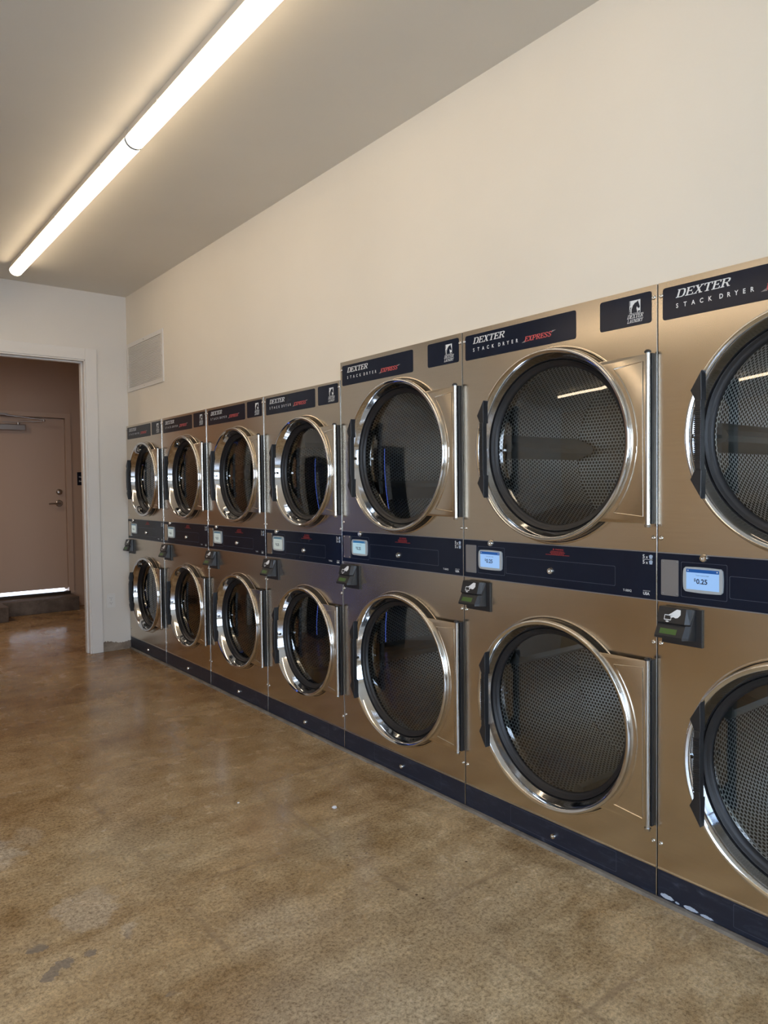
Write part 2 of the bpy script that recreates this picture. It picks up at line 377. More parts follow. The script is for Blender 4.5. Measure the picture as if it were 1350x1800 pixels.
def concrete_mat(name, a, b_):
    m, nt, b = mat(name); t = N(nt, 'ShaderNodeTexCoord'); n = N(nt, 'ShaderNodeTexNoise', Scale=9.0, Detail=9.0, Roughness=.7)
    nt.links.new(t.outputs['Object'], n.inputs['Vector']); c = ramp(nt, [(.35, a), (.65, b_)]); nt.links.new(n.outputs[0], c.inputs[0]); nt.links.new(c.outputs[0], b.inputs['Base Color'])
    b.inputs['Roughness'].default_value = .7; bp = N(nt, 'ShaderNodeBump', Strength=.6, Distance=.01); nt.links.new(n.outputs[0], bp.inputs['Height']); nt.links.new(bp.outputs[0], b.inputs['Normal']); return m
M['step'] = concrete_mat('dark_concrete_step', (.075, .055, .042), (.17, .13, .10))
M['patch'] = concrete_mat('chipped_plaster', (.15, .11, .08), (.36, .29, .22))
M['kerb'] = concrete_mat('grey_floor_strip', (.16, .14, .12), (.30, .27, .23))
M['pave'] = concrete_mat('sunlit_pavement', (.55, .53, .50), (.7, .68, .65))
M['tube'] = emit('warm_lit_diffuser', (1, .80, .56), TUBE)
M['scr'] = None

# ------------------------------------------------------------------ room
def slab(name, a, b, mt, label, cat):
    q = MB(); q.box(a, b); return struct(q.obj(name, mt), label, cat)
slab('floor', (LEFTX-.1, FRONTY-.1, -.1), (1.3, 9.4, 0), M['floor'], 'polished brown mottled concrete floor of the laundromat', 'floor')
slab('ceiling', (LEFTX-.1, FRONTY-.1, CEIL), (1.3, 9.4, CEIL+.1), M['ceiling'], 'flat matte grey beige ceiling over the dryers', 'ceiling')
q = MB()
yb, yf, ym, ye = BACKY, SEAM[4], SEAM[7], FRONTY
q.box((WALLX, yf, H3+.003), (WALLX+.12, yb, CEIL)); q.box((WALLX, ym, H5+.003), (WALLX+.12, yf, CEIL)); q.box((WALLX, ye, 0), (WALLX+.12, ym-.004, CEIL))
struct(q.obj('wall_right', M['wall']), 'long cream wall above the row of dryers', 'wall')
slab('wall_light_block', (1.1, FRONTY, 0), (1.2, 9.3, CEIL), M['hallwall'], 'plain unseen wall added behind the dryers to block stray daylight', 'wall')  # unseen wall added to stop daylight leaking between the dryers
DX0, DX1, DZ = -1.40, -.327, 2.4375
q = MB(); q.box((LEFTX, BACKY, 0), (DX0, BACKY+.13, CEIL)); q.box((DX0, BACKY, DZ), (DX1, BACKY+.13, CEIL)); q.box((DX1, BACKY, 0), (1.1, BACKY+.13, CEIL))
struct(q.obj('wall_back', M['backwall']), 'off-white back wall with the cased doorway to the hall', 'wall')
SW0, SW1 = -2.2, .9  # side window opening, added so daylight reaches into the drums
q = MB(); q.box((LEFTX-.1, SW1, 0), (LEFTX, 9.3, CEIL)); q.box((LEFTX-.1, FRONTY, 0), (LEFTX, SW0, CEIL)); q.box((LEFTX-.1, SW0, 0), (LEFTX, SW1, WINZ0)); q.box((LEFTX-.1, SW0, WINZ1), (LEFTX, SW1, CEIL))
struct(q.obj('wall_left', M['tanwall']), 'tan wall on the far side of the room, opposite the dryers', 'wall')
q = MB()
for y in (SW0, (SW0+SW1)/2, SW1): q.box((LEFTX-.09, y-.035, WINZ0), (LEFTX-.02, y+.035, WINZ1))
for z in (WINZ0+.03, 1.95, WINZ1-.03): q.box((LEFTX-.09, SW0, z-.03), (LEFTX-.02, SW1, z+.03))
win2 = struct(q.obj('window_added', M['bronze']), 'unseen side window with dark mullions, added to the tan wall for daylight', 'window')
q = MB(); q.box((LEFTX-.055, SW0, WINZ0), (LEFTX-.05, SW1, WINZ1)); q.obj('pane', M['pane'], win2)
q = MB(); fy0, fy1 = FRONTY-.12, FRONTY
q.box((LEFTX, fy0, 0), (WINX0, fy1, CEIL)); q.box((WINX1, fy0, 0), (1.1, fy1, CEIL)); q.box((WINX0, fy0, 0), (WINX1, fy1, WINZ0)); q.box((WINX0, fy0, WINZ1), (WINX1, fy1, CEIL))
struct(q.obj('wall_front', M['wall']), 'storefront wall with the wide daylight window', 'wall')
q = MB()
nm = 5
for i in range(nm+1):
    x = WINX0+(WINX1-WINX0)*i/nm; q.box((x-.035, fy0+.02, WINZ0), (x+.035, fy0+.09, WINZ1))
for z in (WINZ0+.03, 1.95, WINZ1-.03): q.box((WINX0, fy0+.02, z-.03), (WINX1, fy0+.09, z+.03))
win = struct(q.obj('window_1', M['bronze']), 'wide storefront window with dark mullions', 'window')
q = MB(); q.box((WINX0, fy0+.05, WINZ0), (WINX1, fy0+.056, WINZ1)); q.obj('pane', M['pane'], win)
slab('trim_outside_pavement', (LEFTX-4, FRONTY-14, -.25), (5, FRONTY-.2, -.15), M['pave'], 'pale pavement outside the storefront window', 'pavement')

# cased opening
q = MB()
cw = .092
q.box((DX1, BACKY-.018, 0), (DX1+cw, BACKY, DZ+cw), .003); q.box((DX0-cw, BACKY-.018, 0), (DX0, BACKY, DZ+cw), .003); q.box((DX0, BACKY-.018, DZ), (DX1, BACKY, DZ+cw), .003)
struct(q.obj('trim_doorway_casing', M['whitetrim']), 'flat white casing around the doorway to the hall', 'door casing')
q = MB()
for a, b in (((DX1-.012, BACKY-.012), (DX1, BACKY+.13)), ((DX1-.024, BACKY+.035), (DX1-.012, BACKY+.075)), ((DX0, BACKY-.012), (DX0+.012, BACKY+.13)), ((DX0+.012, BACKY+.035), (DX0+.024, BACKY+.075))):
    q.box((a[0], a[1], 0), (b[0], b[1], DZ), .002)
q.box((DX0, BACKY-.012, DZ-.012), (DX1, BACKY+.13, DZ), .002); q.box((DX0, BACKY+.035, DZ-.024), (DX1, BACKY+.075, DZ-.012), .002)
struct(q.obj('trim_doorway_jamb', M['whitetrim']), 'white jamb with stop moulding inside the hall doorway', 'door jamb')
# chipped plaster strip where the baseboard is missing
q = MB(); xs = [DX1+cw+.001+i*(0-.004-(DX1+cw))/24 for i in range(25)]
pts = [(xs[0], 0.0)]+[(xs[-1], 0.0)]+[(x, .074+random.uniform(-.006, .006)+.01*math.sin(x*21)) for x in xs[::-1]]
q.prism(pts, BACKY-.010, BACKY, .002)
struct(q.obj('baseboard_back', M['patch']), 'rough chipped plaster strip at the foot of the white wall beside the dryers', 'baseboard')
# strip under the dryers
q = MB(); n = 60; a0, a1 = SEAM[7], Y0
prev = None
for i in range(n):
    ya = a0+(a1-a0)*i/n; yb_ = a0+(a1-a0)*(i+1)/n; xx = -.016+random.uniform(-.0015, .0015)
    q.box((xx, ya, 0), (.0, yb_, .012+random.uniform(-.001, .001)))
struct(q.obj('trim_floor_strip', M['kerb']), 'thin grey strip along the floor under the dryer kick plates', 'floor strip')

# ------------------------------------------------------------------ hall
HY = 9.033
q = MB(); q.box((LEFTX, HY, 0), (-.72, HY+.12, CEIL)); q.box((.245+.01, HY, 0), (1.1, HY+.12, CEIL)); q.box((-.72, HY, 2.235), (.255, HY+.12, CEIL)); q.box((-.72, HY, 0), (.255, HY+.12, .155))
struct(q.obj('wall_hall', M['hallwall']), 'brown hall wall seen through the doorway', 'wall')
q = MB()
q.box((.232, HY-.014, .16), (.29, HY, 2.267)); q.box((-.755, HY-.014, .16), (-.70, HY, 2.267)); q.box((-.70, HY-.014, 2.215), (.232, HY, 2.267))
q.box((.232, HY, .16), (.255, HY+.07, 2.235)); q.box((-.72, HY, .16), (-.70, HY+.07, 2.235)); q.box((-.72, HY, 2.215), (.255, HY+.125, 2.237)); q.box((.232, HY+.07, .16), (.256, HY+.125, 2.235)); q.box((-.722, HY+.07, .16), (-.70, HY+.125, 2.235))
q.box((.205, HY+.074, .20), (.232, HY+.10, 2.215)); q.box((-.70, HY+.074, 2.188), (.232, HY+.10, 2.215))
struct(q.obj('trim_hall_door_frame', M['dimwhite']), 'frame around the exit door in the hall, warm dim light put into its brown colour', 'door frame')
q = MB(); q.box((-.695, HY+.028, .222), (.229, HY+.072, 2.205), .002)
dr = struct(q.obj('door_1', M['dimwhite']), 'plain white exit door at the end of the hall, warm dim light put into its brown colour', 'door')
q = MB(); q.lathe([(0.001, -.03), (.022, -.03), (.031, -.022), (.034, 0)], (.157, HY+.028, 1.352), 32); q.box((.150, HY-.012, 1.346), (.164, HY-.004, 1.358), .002); q.obj('deadbolt', M['satin'], dr)
q = MB(); q.lathe([(0.001, -.016), (.030, -.016), (.038, -.010), (.040, 0)], (.154, HY+.028, 1.219), 32); q.tube([(.154, HY+.016, 1.219), (.154, HY-.02, 1.219), (.148, HY-.03, 1.219), (.12, HY-.034, 1.219), (.045, HY-.034, 1.217), (.035, HY-.02, 1.217)], [.011, .011, .011, .010, .009, .008])
sw(q.obj('door_handle', M['satin'], dr))
q = MB(); q.box((-.52, HY-.034, 2.052), (-.197, HY+.028, 2.118), .006); q.obj('door_closer', M['satin'], dr)
q = MB(); q.tube([(-.27, HY-.01, 2.12), (-.27, HY-.01, 2.142)], .016); q.box((-.43, HY-.018, 2.140), (-.26, HY-.004, 2.148)); q.tube([(-.27, HY-.01, 2.145), (-.02, HY-.10, 2.163)], .008); q.tube([(-.02, HY-.10, 2.158), (-.02, HY-.10, 2.180)], .014); q.tube([(-.02, HY-.10, 2.176), (-.42, HY-.03, 2.222)], .008)
q.box((-.46, HY-.04, 2.218), (-.38, HY-.012, 2.24)); sw(q.obj('closer_arm', M['satin'], dr))
q = MB(); q.box((-.70, HY-.03, .155), (.245, HY+.10, .188), .004); struct(q.obj('trim_door_threshold', M['bronze']), 'dark metal threshold under the bright gap of the exit door', 'threshold')
q = MB(); q.prism([(-.545, 0), (.255, 0), (.255, .152), (-.545, .156)], 8.695, HY, .006); q.prism([(-2.2, 0), (-.545, 0), (-.545, .156), (-2.2, .160)], 8.36, HY, .006)
struct(sw(q.obj('trim_concrete_step', M['step'])), 'dark rough concrete step below the exit door', 'step')
# hall room sign
sg = thing('room_sign', 'small navy sign on the brown hall wall right of the exit door', 'sign', (.355, HY-.006, 1.43))
q = MB(); q.box((0, 0, 0), (.16, .006, .155), .002); q.obj('sign_plate', M['navy'], sg)

# ------------------------------------------------------------------ hall lamp, outside light under door
lamp('hall_lamp_light', 'AREA', (-2.1, 7.55, 2.86), (0, 0, 0), HALL, .5, .5, (1, .80, .62))
hl = thing('hall_ceiling_light', 'square ceiling light in the hall left of the exit door', 'lamp', (-2.1, 7.55, CEIL))
q = MB(); q.box((-.28, -.28, -.03), (.28, .28, 0), .004); q.obj('housing', M['lampbody'], hl)
q = MB(); q.box((-.25, -.25, -.055), (.25, .25, -.031), .004); q.obj('diffuser', emit('hall_diffuser', (1, .8, .6), 2.0), hl)
sl = bpy.data.objects.new('sun', bpy.data.lights.new('sun', 'SUN')); C.objects.link(sl); sl.data.energy = 9; sl.data.angle = .02; sl.data.color = (1, .95, .88); sl.rotation_euler = (math.radians(-52), 0, math.radians(12))
slab('trim_rear_pavement', (-3, HY+.125, .02), (3, HY+4, .12), M['pave'], 'sunlit pavement behind the exit door', 'pavement')

# ------------------------------------------------------------------ tube lights
def strip_light(x, y0, y1, label, group):
    t = thing('strip_light', label, 'ceiling light', (x, y0, CEIL), 0, group)
    L = y1-y0; q = MB()
    q.prism([(-.030, 0), (.030, 0), (.038, -.040), (.041, -.043), (-.041, -.043), (-.038, -.040)], 0.004, L-.004)
    for k in (.15, .5, .85):
        q.box((-.0435, L*k-.015, -.048), (-.037, L*k+.015, -.036)); q.box((.037, L*k-.015, -.048), (.0435, L*k+.015, -.036))
    q.obj('housing', M['lampbody'], t)
    prof = [(-.040, -.0435)]+[(-.043*math.cos(a), -.050-.040*math.sin(a)) for a in [PI*i/20 for i in range(21)]]+[(.040, -.0435)]
    q = MB(); q.prism(prof, 0.006, L-.006); sw(q.obj('diffuser', M['tube'], t), 50)
    for nm_, yy in (('end_cap', .0), ('end_cap', L-.006)):
        q = MB(); q.prism([(p[0]*1.04, p[1]-.001*(p[1] < -.05)) for p in prof], yy, yy+.006); q.obj(nm_, M['screenframe'], t)
    return t
LX = -.925
strip_light(LX, 3.345, 5.79, 'lit strip light nearest the back wall, ending short of it', 'strip lights')
strip_light(LX, .895, 3.340, 'nearer lit strip light running out of the top of the picture', 'strip lights')
for y0, lb in ((2.50, 'farther lit strip light on the far side of the room, reflected in the dryer glass'), (.05, 'nearer lit strip light on the far side of the room, reflected in the dryer glass')):
    strip_light(-4.1, y0, y0+2.445, lb, 'strip lights')

# ------------------------------------------------------------------ lettering
def strokes_mesh(q, polys, ox, oz, sc, y, shear=0, squash=1.0, dep=.0004):
    """polys: list of (thickness, [(x,z)...]) in unit height space"""
    for th, pl in polys:
        for (x0, z0), (x1, z1) in zip(pl, pl[1:]):
            d = Vector((x1-x0, z1-z0)); L = d.length
            if L == 0: continue
            d /= L; nrm = Vector((-d.y, d.x))*th/2; e = d*th*.18
            c = [Vector((x0, z0))-e+nrm, Vector((x0, z0))-e-nrm, Vector((x1, z1))+e-nrm, Vector((x1, z1))+e+nrm]
            pts = [(ox+(p.x*squash+p.y*shear)*sc, oz+p.y*sc) for p in c]
            q.face([(a, y, b) for a, b in pts])
T, t_ = .17, .085
def slab_glyphs(T, t_):
    def ser(x, z, w_=.30): return (t_, [(x-w_/2, z), (x+w_/2, z)])
    z0, z1 = t_/2, 1-t_/2
    return {
    'D': (.86, [(T, [(.18, z0), (.18, z1)]), (t_, [(.02, z0), (.5, z0)]), (t_, [(.02, z1), (.5, z1)]), (t_*1.3, [(.5, z1), (.68, .9)]), (T, [(.70, .86), (.76, .5), (.70, .14)]), (t_*1.3, [(.68, .1), (.5, z0)])]),
    'E': (.76, [(T, [(.18, z0), (.18, z1)]), (t_, [(.02, z0), (.70, z0)]), (t_, [(.02, z1), (.70, z1)]), (t_, [(.2, .52), (.52, .52)]), (t_, [(.68, z0), (.68, .28)]), (t_, [(.68, z1), (.68, .74)]), (t_, [(.52, .42), (.52, .62)])]),
    'X': (.84, [(T, [(.18, z1), (.64, z0)]), (t_, [(.66, z1), (.16, z0)]), ser(.18, z1), ser(.66, z1), ser(.16, z0), ser(.66, z0)]),
    'T': (.78, [(T, [(.39, z0), (.39, z1)]), (t_, [(.04, z1), (.74, z1)]), (t_, [(.06, z1), (.06, .74)]), (t_, [(.72, z1), (.72, .74)]), ser(.39, z0, .36)]),
    'R': (.86, [(T, [(.18, z0), (.18, z1)]), ser(.18, z0, .34), (t_, [(.02, z1), (.5, z1)]), (t_*1.2, [(.5, z1), (.64, .92)]), (T*.9, [(.66, .9), (.68, .74), (.62, .58)]), (t_, [(.2, .5), (.56, .5)]), (T*.9, [(.46, .5), (.70, z0)]), (t_, [(.64, z0), (.84, z0)])]),
    'L': (.74, [(T, [(.18, z0), (.18, z1)]), ser(.18, z1, .34), (t_, [(.02, z0), (.68, z0)]), (t_, [(.67, z0), (.67, .3)])]),
    'A': (.88, [(T, [(.44, 1), (.70, z0)]), (t_, [(.42, 1), (.14, z0)]), (t_, [(.24, .36), (.62, .36)]), ser(.14, z0), ser(.72, z0)]),
    'U': (.88, [(T, [(.18, z1), (.18, .28)]), (t_*1.2, [(.2, .24), (.34, z0), (.52, z0), (.66, .24)]), (t_, [(.68, .24), (.68, z1)]), ser(.18, z1), ser(.68, z1)]),
    'N': (.92, [(t_, [(.16, z0), (.16, z1)]), (T, [(.16, z1), (.70, z0)]), (t_, [(.72, z0), (.72, z1)]), ser(.14, z0), ser(.72, z1), (t_, [(.02, z1), (.2, z1)])]),
    'Y': (.82, [(T, [(.16, z1), (.40, .48)]), (t_, [(.66, z1), (.42, .48)]), (T, [(.41, .5), (.41, z0)]), ser(.16, z1), ser(.66, z1), ser(.41, z0)]),
    'P': (.82, [(T, [(.18, z0), (.18, z1)]), ser(.18, z0, .34), (t_, [(.02, z1), (.5, z1)]), (t_*1.2, [(.5, z1), (.66, .92)]), (T*.9, [(.68, .88), (.70, .72), (.64, .54)]), (t_, [(.2, .46), (.58, .46)])]),
    'S': (.74, [(t_, [(.64, .72), (.64, z1)]), (t_*1.2, [(.62, .86), (.46, z1), (.26, z1), (.12, .84)]), (T*.85, [(.13, .82), (.18, .62), (.54, .42), (.62, .22)]), (t_*1.2, [(.6, .16), (.46, z0), (.24, z0), (.1, .14)]), (t_, [(.08, z0), (.08, .3)])]),
    }
GL = slab_glyphs(T, t_); GLB = slab_glyphs(.22, .12)
def slab_text(q, s, ox, oz, h, y, width, shear=.32, gl=GL, gap=.02):
    tot = sum(gl[c][0]+gap for c in s); sq = (width/h-shear*.95)/tot; x = 0
    for c in s:
        strokes_mesh(q, gl[c][1], ox+x*sq*h, oz, h, y, shear, sq); x += gl[c][0]+gap
def font_mesh(q, s, ox, oz, h, y, spacing=1.0, align='LEFT', xs=1.0, bold=.0):
    cu = bpy.data.curves.new('tmp', 'FONT'); cu.body = s; cu.size = 1; cu.space_character = spacing; cu.align_x = align; cu.resolution_u = 3; cu.offset = bold
    ob = bpy.data.objects.new('tmp', cu); C.objects.link(ob); dg = bpy.context.evaluated_depsgraph_get(); me = bpy.data.meshes.new_from_object(ob.evaluated_get(dg))
    sc = h/.72
    vs = [q.bm.verts.new((ox+v.co.x*sc*xs, y, oz+v.co.y*sc)) for v in me.vertices]
    for p in me.polygons: q.fv([vs[i] for i in p.vertices])
    bpy.data.objects.remove(ob); bpy.data.curves.remove(cu); bpy.data.meshes.remove(me)

# finish the hall sign with what shows of its wording
q = MB(); font_mesh(q, 'Not', .018, .090, .018, -.0006, bold=.01); font_mesh(q, 'an', .060, .066, .014, -.0006); font_mesh(q, 'Exit', .018, .040, .018, -.0006, bold=.01); q.obj('lettering', M['lettering'], sg, False)

def rrect(x0, z0, x1, z1, r, n=6):
    out = []
    for cx, cz, a0 in ((x1-r, z0+r, -PI/2), (x1-r, z1-r, 0), (x0+r, z1-r, PI/2), (x0+r, z0+r, PI)):
        for i in range(n+1):
            a = a0+PI/2*i/n; out.append((cx+r*math.cos(a), cz+r*math.sin(a)))
    return out
def outline(q, pts, wd, y):
    n = len(pts); cx = sum(p[0] for p in pts)/n; cz = sum(p[1] for p in pts)/n
    for i in range(n):
        a, b = pts[i], pts[(i+1) % n]
        def inn(p, k): 
            d = Vector((p[0]-cx, p[1]-cz)); return (p[0]-math.copysign(wd, d.x), p[1]-math.copysign(wd, d.y))
        ia, ib = inn(a, 0), inn(b, 0)
        q.face([(a[0], y, a[1]), (b[0], y, b[1]), (ib[0], y, ib[1]), (ia[0], y, ia[1])])
def mark(name, fn, mt, parent):
    q = MB(); fn(q); return q.obj(name, mt, parent, False)

def panel_hole(q, w_, z0, z1, cx, cz, r, y0=0.0, lip=.03, fl=.02):
    """flat front sheet with a round hole, folded edges"""
    ang = [2*PI*i/96 for i in range(96)]
    for X, Z in ((.002, z0), (w_-.002, z0), (.002, z1), (w_-.002, z1)): ang.append(math.atan2(Z-cz, X-cx) % (2*PI))
    ang = sorted(set(round(a, 6) for a in ang)); A, B, D, E = [], [], [], []
    for a in ang:
        c, s_ = math.cos(a), math.sin(a)
        ts = [((w_-.002-cx)/c if c > 1e-9 else 1e9), ((.002-cx)/c if c < -1e-9 else 1e9), ((z1-cz)/s_ if s_ > 1e-9 else 1e9), ((z0-cz)/s_ if s_ < -1e-9 else 1e9)]
        t = min(ts); px, pz = cx+c*t, cz+s_*t
        A.append(q.bm.verts.new((cx+r*c, y0, cz+r*s_))); B.append(q.bm.verts.new((px, y0, pz)))
        D.append(q.bm.verts.new((cx+r*c, y0+lip, cz+r*s_))); E.append(q.bm.verts.new((px, y0+fl, pz)))
    n = len(ang)
    for i in range(n):
        j = (i+1) % n
        q.fv([A[i], B[i], B[j], A[j]]); q.fv([A[j], D[j], D[i], A[i]]); q.fv([B[i], E[i], E[j], B[j]])

def emboss(q, cx, cz, r, w_):
    a0 = .0; q.lathe([(r-.006, .001), (r-.003, -.0022), (r+.003, -.0022), (r+.007, .001)], (cx, 0, cz), 128)
def screw(parent, u, z, y=0, r=.0075):
    q = MB(); rg = q.lathe([(r*.25, -.0012), (r*.3, -.0035), (r*.7, -.0035), (r, -.0012), (r, 0)], (u, y, z), 16); q.disc(rg[0])
    return q.obj('screw', M['chromelock'], parent)
def lock(parent, u, z, y, r=.0125):
    q = MB(); rg = q.lathe([(.001, -.006), (r*.45, -.006), (r*.5, -.010), (r*.8, -.010), (r, -.006), (r*1.05, 0)], (u, y, z), 24); q.box((u-.0012, y-.0075, z-.005), (u+.0012, y-.006, z+.005))
    return sw(q.obj('lock', M['chromelock'], parent))

def door_unit(root, cu, cz, R, w_, rodH):
    k = R/.343
    q = MB()
    prof = [(R-.018, -.024), (R-.006, -.023), (R-.001, -.026), (R, -.032), (R-.001, -.039), (R-.004, -.0445), (R-.009, -.0455), (R-.012, -.0425), (R-.0155, -.0425), (R-.018, -.0395),
            (R-.026, -.020), (R-.035, .006), (R-.038, .012)]
    q.lathe(prof, (cu, 0, cz), 128)
    door = sw(q.obj('door', M['chrome'], root), 60)
    tag(door, 'polished chrome door ring')
    q = MB()
    gprof = [(R-.037, .009), (R-.039, .004), (R-.042, .005), (R-.045, .011), (R-.050, .013), (R-.055, .015), (R-.059, .019), (R-.061, .028)]
    q.lathe(gprof, (cu, 0, cz), 96); sw(q.obj('gasket', M['rubber'], door), 60)
    q = MB(); rr = R-.0595
    pr = []
    for i in range(15):
        r = .0005+(rr)*i/14; pr.append((r, .024-.018*(1-(r/rr)**2)))
    rg = q.lathe(pr, (cu, 0, cz), 96); q.disc(rg[0]); g = q.obj('glass', M['glass'], door)
    for p in g.data.polygons: p.use_smooth = True
    # shadow gap seal between ring and cabinet
    q = MB(); q.lathe([(R-.016, -.026), (R-.016, .0), (R-.034, .0), (R-.040, .03), (R-.058, .03)], (cu, 0, cz), 96); sw(q.obj('seal', M['rubber'], door))
    # handle
    hu = cu-R*.815+.007; s = R/.343; q = MB()
    def H(pts, a, b, bev=.0025): q.prism([(hu+(p[0])*1.0, cz+p[1]*s) for p in pts], a, b, bev)
    H([(-.002, .186), (.0, .10), (-.020, .098), (-.036, .130)], -.070, -.044)
    H([(-.002, -.186), (-.036, -.130), (-.020, -.098), (.0, -.10)], -.070, -.044)
    H([(-.020, .101), (.0, .101), (.0, -.101), (-.020, -.101)], -.074, -.052)
    for i in range(27):
        z = -.078+i*.006; H([(-.0215, z+.0018), (-.001, z+.0018), (-.001, z-.0018), (-.0215, z-.0018)], -.0765, -.056, .0006)
    q.obj('handle', M['plastic'], door)
    q = MB(); q.box((cu-R+.030, -.034, cz-.006), (cu-R+.042, -.014, cz+.006), .002); q.obj('latch', M['chrome'], door)
    # hinge plate: from ring's chord to the rod, raised border
    uh = w_-.017; hz = .266*s; q = MB(); n = 24; th = math.asin(min(.98, hz/(R-.006))); arc = [(cu+(R-.008)*math.cos(a), cz+(R-.008)*math.sin(a)) for a in [th-2*th*i/n for i in range(n+1)]]
    q.prism([(uh, cz-hz)]+[(uh, cz+hz)]+arc, -.030, -.024, .002)
    # embossed border line
    th2 = math.asin((hz-.030)/(R+.022)); arc2 = [(cu+(R+.018)*math.cos(a), cz+(R+.018)*math.sin(a)) for a in [th2-2*th2*i/n for i in range(n+1)]]
    loop = [(uh-.017, cz-hz+.022), (uh-.017, cz+hz-.022)]+arc2
    q.tube([(a, -.0305, b) for a, b in loop+[loop[0]]], .0022, 6, False)
    sw(q.obj('hinge_plate', M['steel'], door), 40)
    q = MB(); q.tube([(uh, -.029, cz-rodH/2), (uh, -.029, cz+rodH/2)], .0072, 20); sw(q.obj('hinge_rod', M['rod'], door))
    q = MB(); q.tube([(uh, -.029, cz+rodH/2), (uh, -.029, cz+rodH/2+.004), (uh, -.029, cz+rodH/2+.009)], [.011, .011, .007], 16); sw(q.obj('hinge_cap', M['plastic'], door))
    q = MB(); q.tube([(uh, -.029, cz-rodH/2-.008), (uh, -.029, cz-rodH/2)], [.009, .011], 16); sw(q.obj('hinge_cap', M['rod'], door))
    q = MB(); q.box((uh-.003, -.016, cz-rodH/2+.002), (uh+.007, 0, cz+rodH/2), .001)
    for zz in (-.42, -.30, .30, .42): q.box((uh-.002, -.018, cz+zz*rodH-.004), (uh+.0065, -.015, cz+zz*rodH+.004))
    q.obj('hinge_bracket', M['plastic'], door)
    return door

def drum_unit(root, cu, cz, R, seed):
    r0 = R-.050; rd = R+.035; q = MB()
    q.lathe([(r0, .031), (r0+.005, .07), (rd, .10)], (cu, 0, cz), 72)
    m1 = len(q.bm.faces)
    rg = q.lathe([(rd, .10), (rd, .66)], (cu, 0, cz), 96)
    # back plate with planar uv
    ctr = q.bm.verts.new((cu, .66, cz)); ring = rg[-1]
    for i in range(96):
        j = (i+1) % 96; q.fv([ring[i], ring[j], ctr])
    d = q.obj('drum', M['drum'], root, False)
    for p in d.data.polygons: p.use_smooth = True
    sw(d, 40)
    for k in range(3):
        a = math.radians(seed+120*k); dv = Vector((math.cos(a), math.sin(a))); tv = Vector((-dv.y, dv.x)); q = MB(); C0 = Vector((cu, cz))
        for ya, yb2 in ((.115, .65),):
            P = [C0+dv*rd+tv*.050, C0+dv*(rd-.085)+tv*.018, C0+dv*(rd-.095), C0+dv*(rd-.085)-tv*.018, C0+dv*rd-tv*.050]
            q.prism([(p.x, p.y) for p in P], ya, yb2)
        q.obj('drum_fin', M['baffle'], d)
    return d

SCR = {}
def screen_mats(key, face, head):
    SCR[key] = (emit('lit_screen_'+key, face, 1.0), emit('screen_bar_'+key, head, .9))
screen_mats('bright', (.27, .46, .78), (.01, .08, .30))
screen_mats('mid', (.33, .50, .58), (.02, .13, .30))
screen_mats('pale', (.36, .40, .38), (.05, .12, .17))
M['scrtext'] = simple('dark_screen_text', (.01, .015, .06), .6)

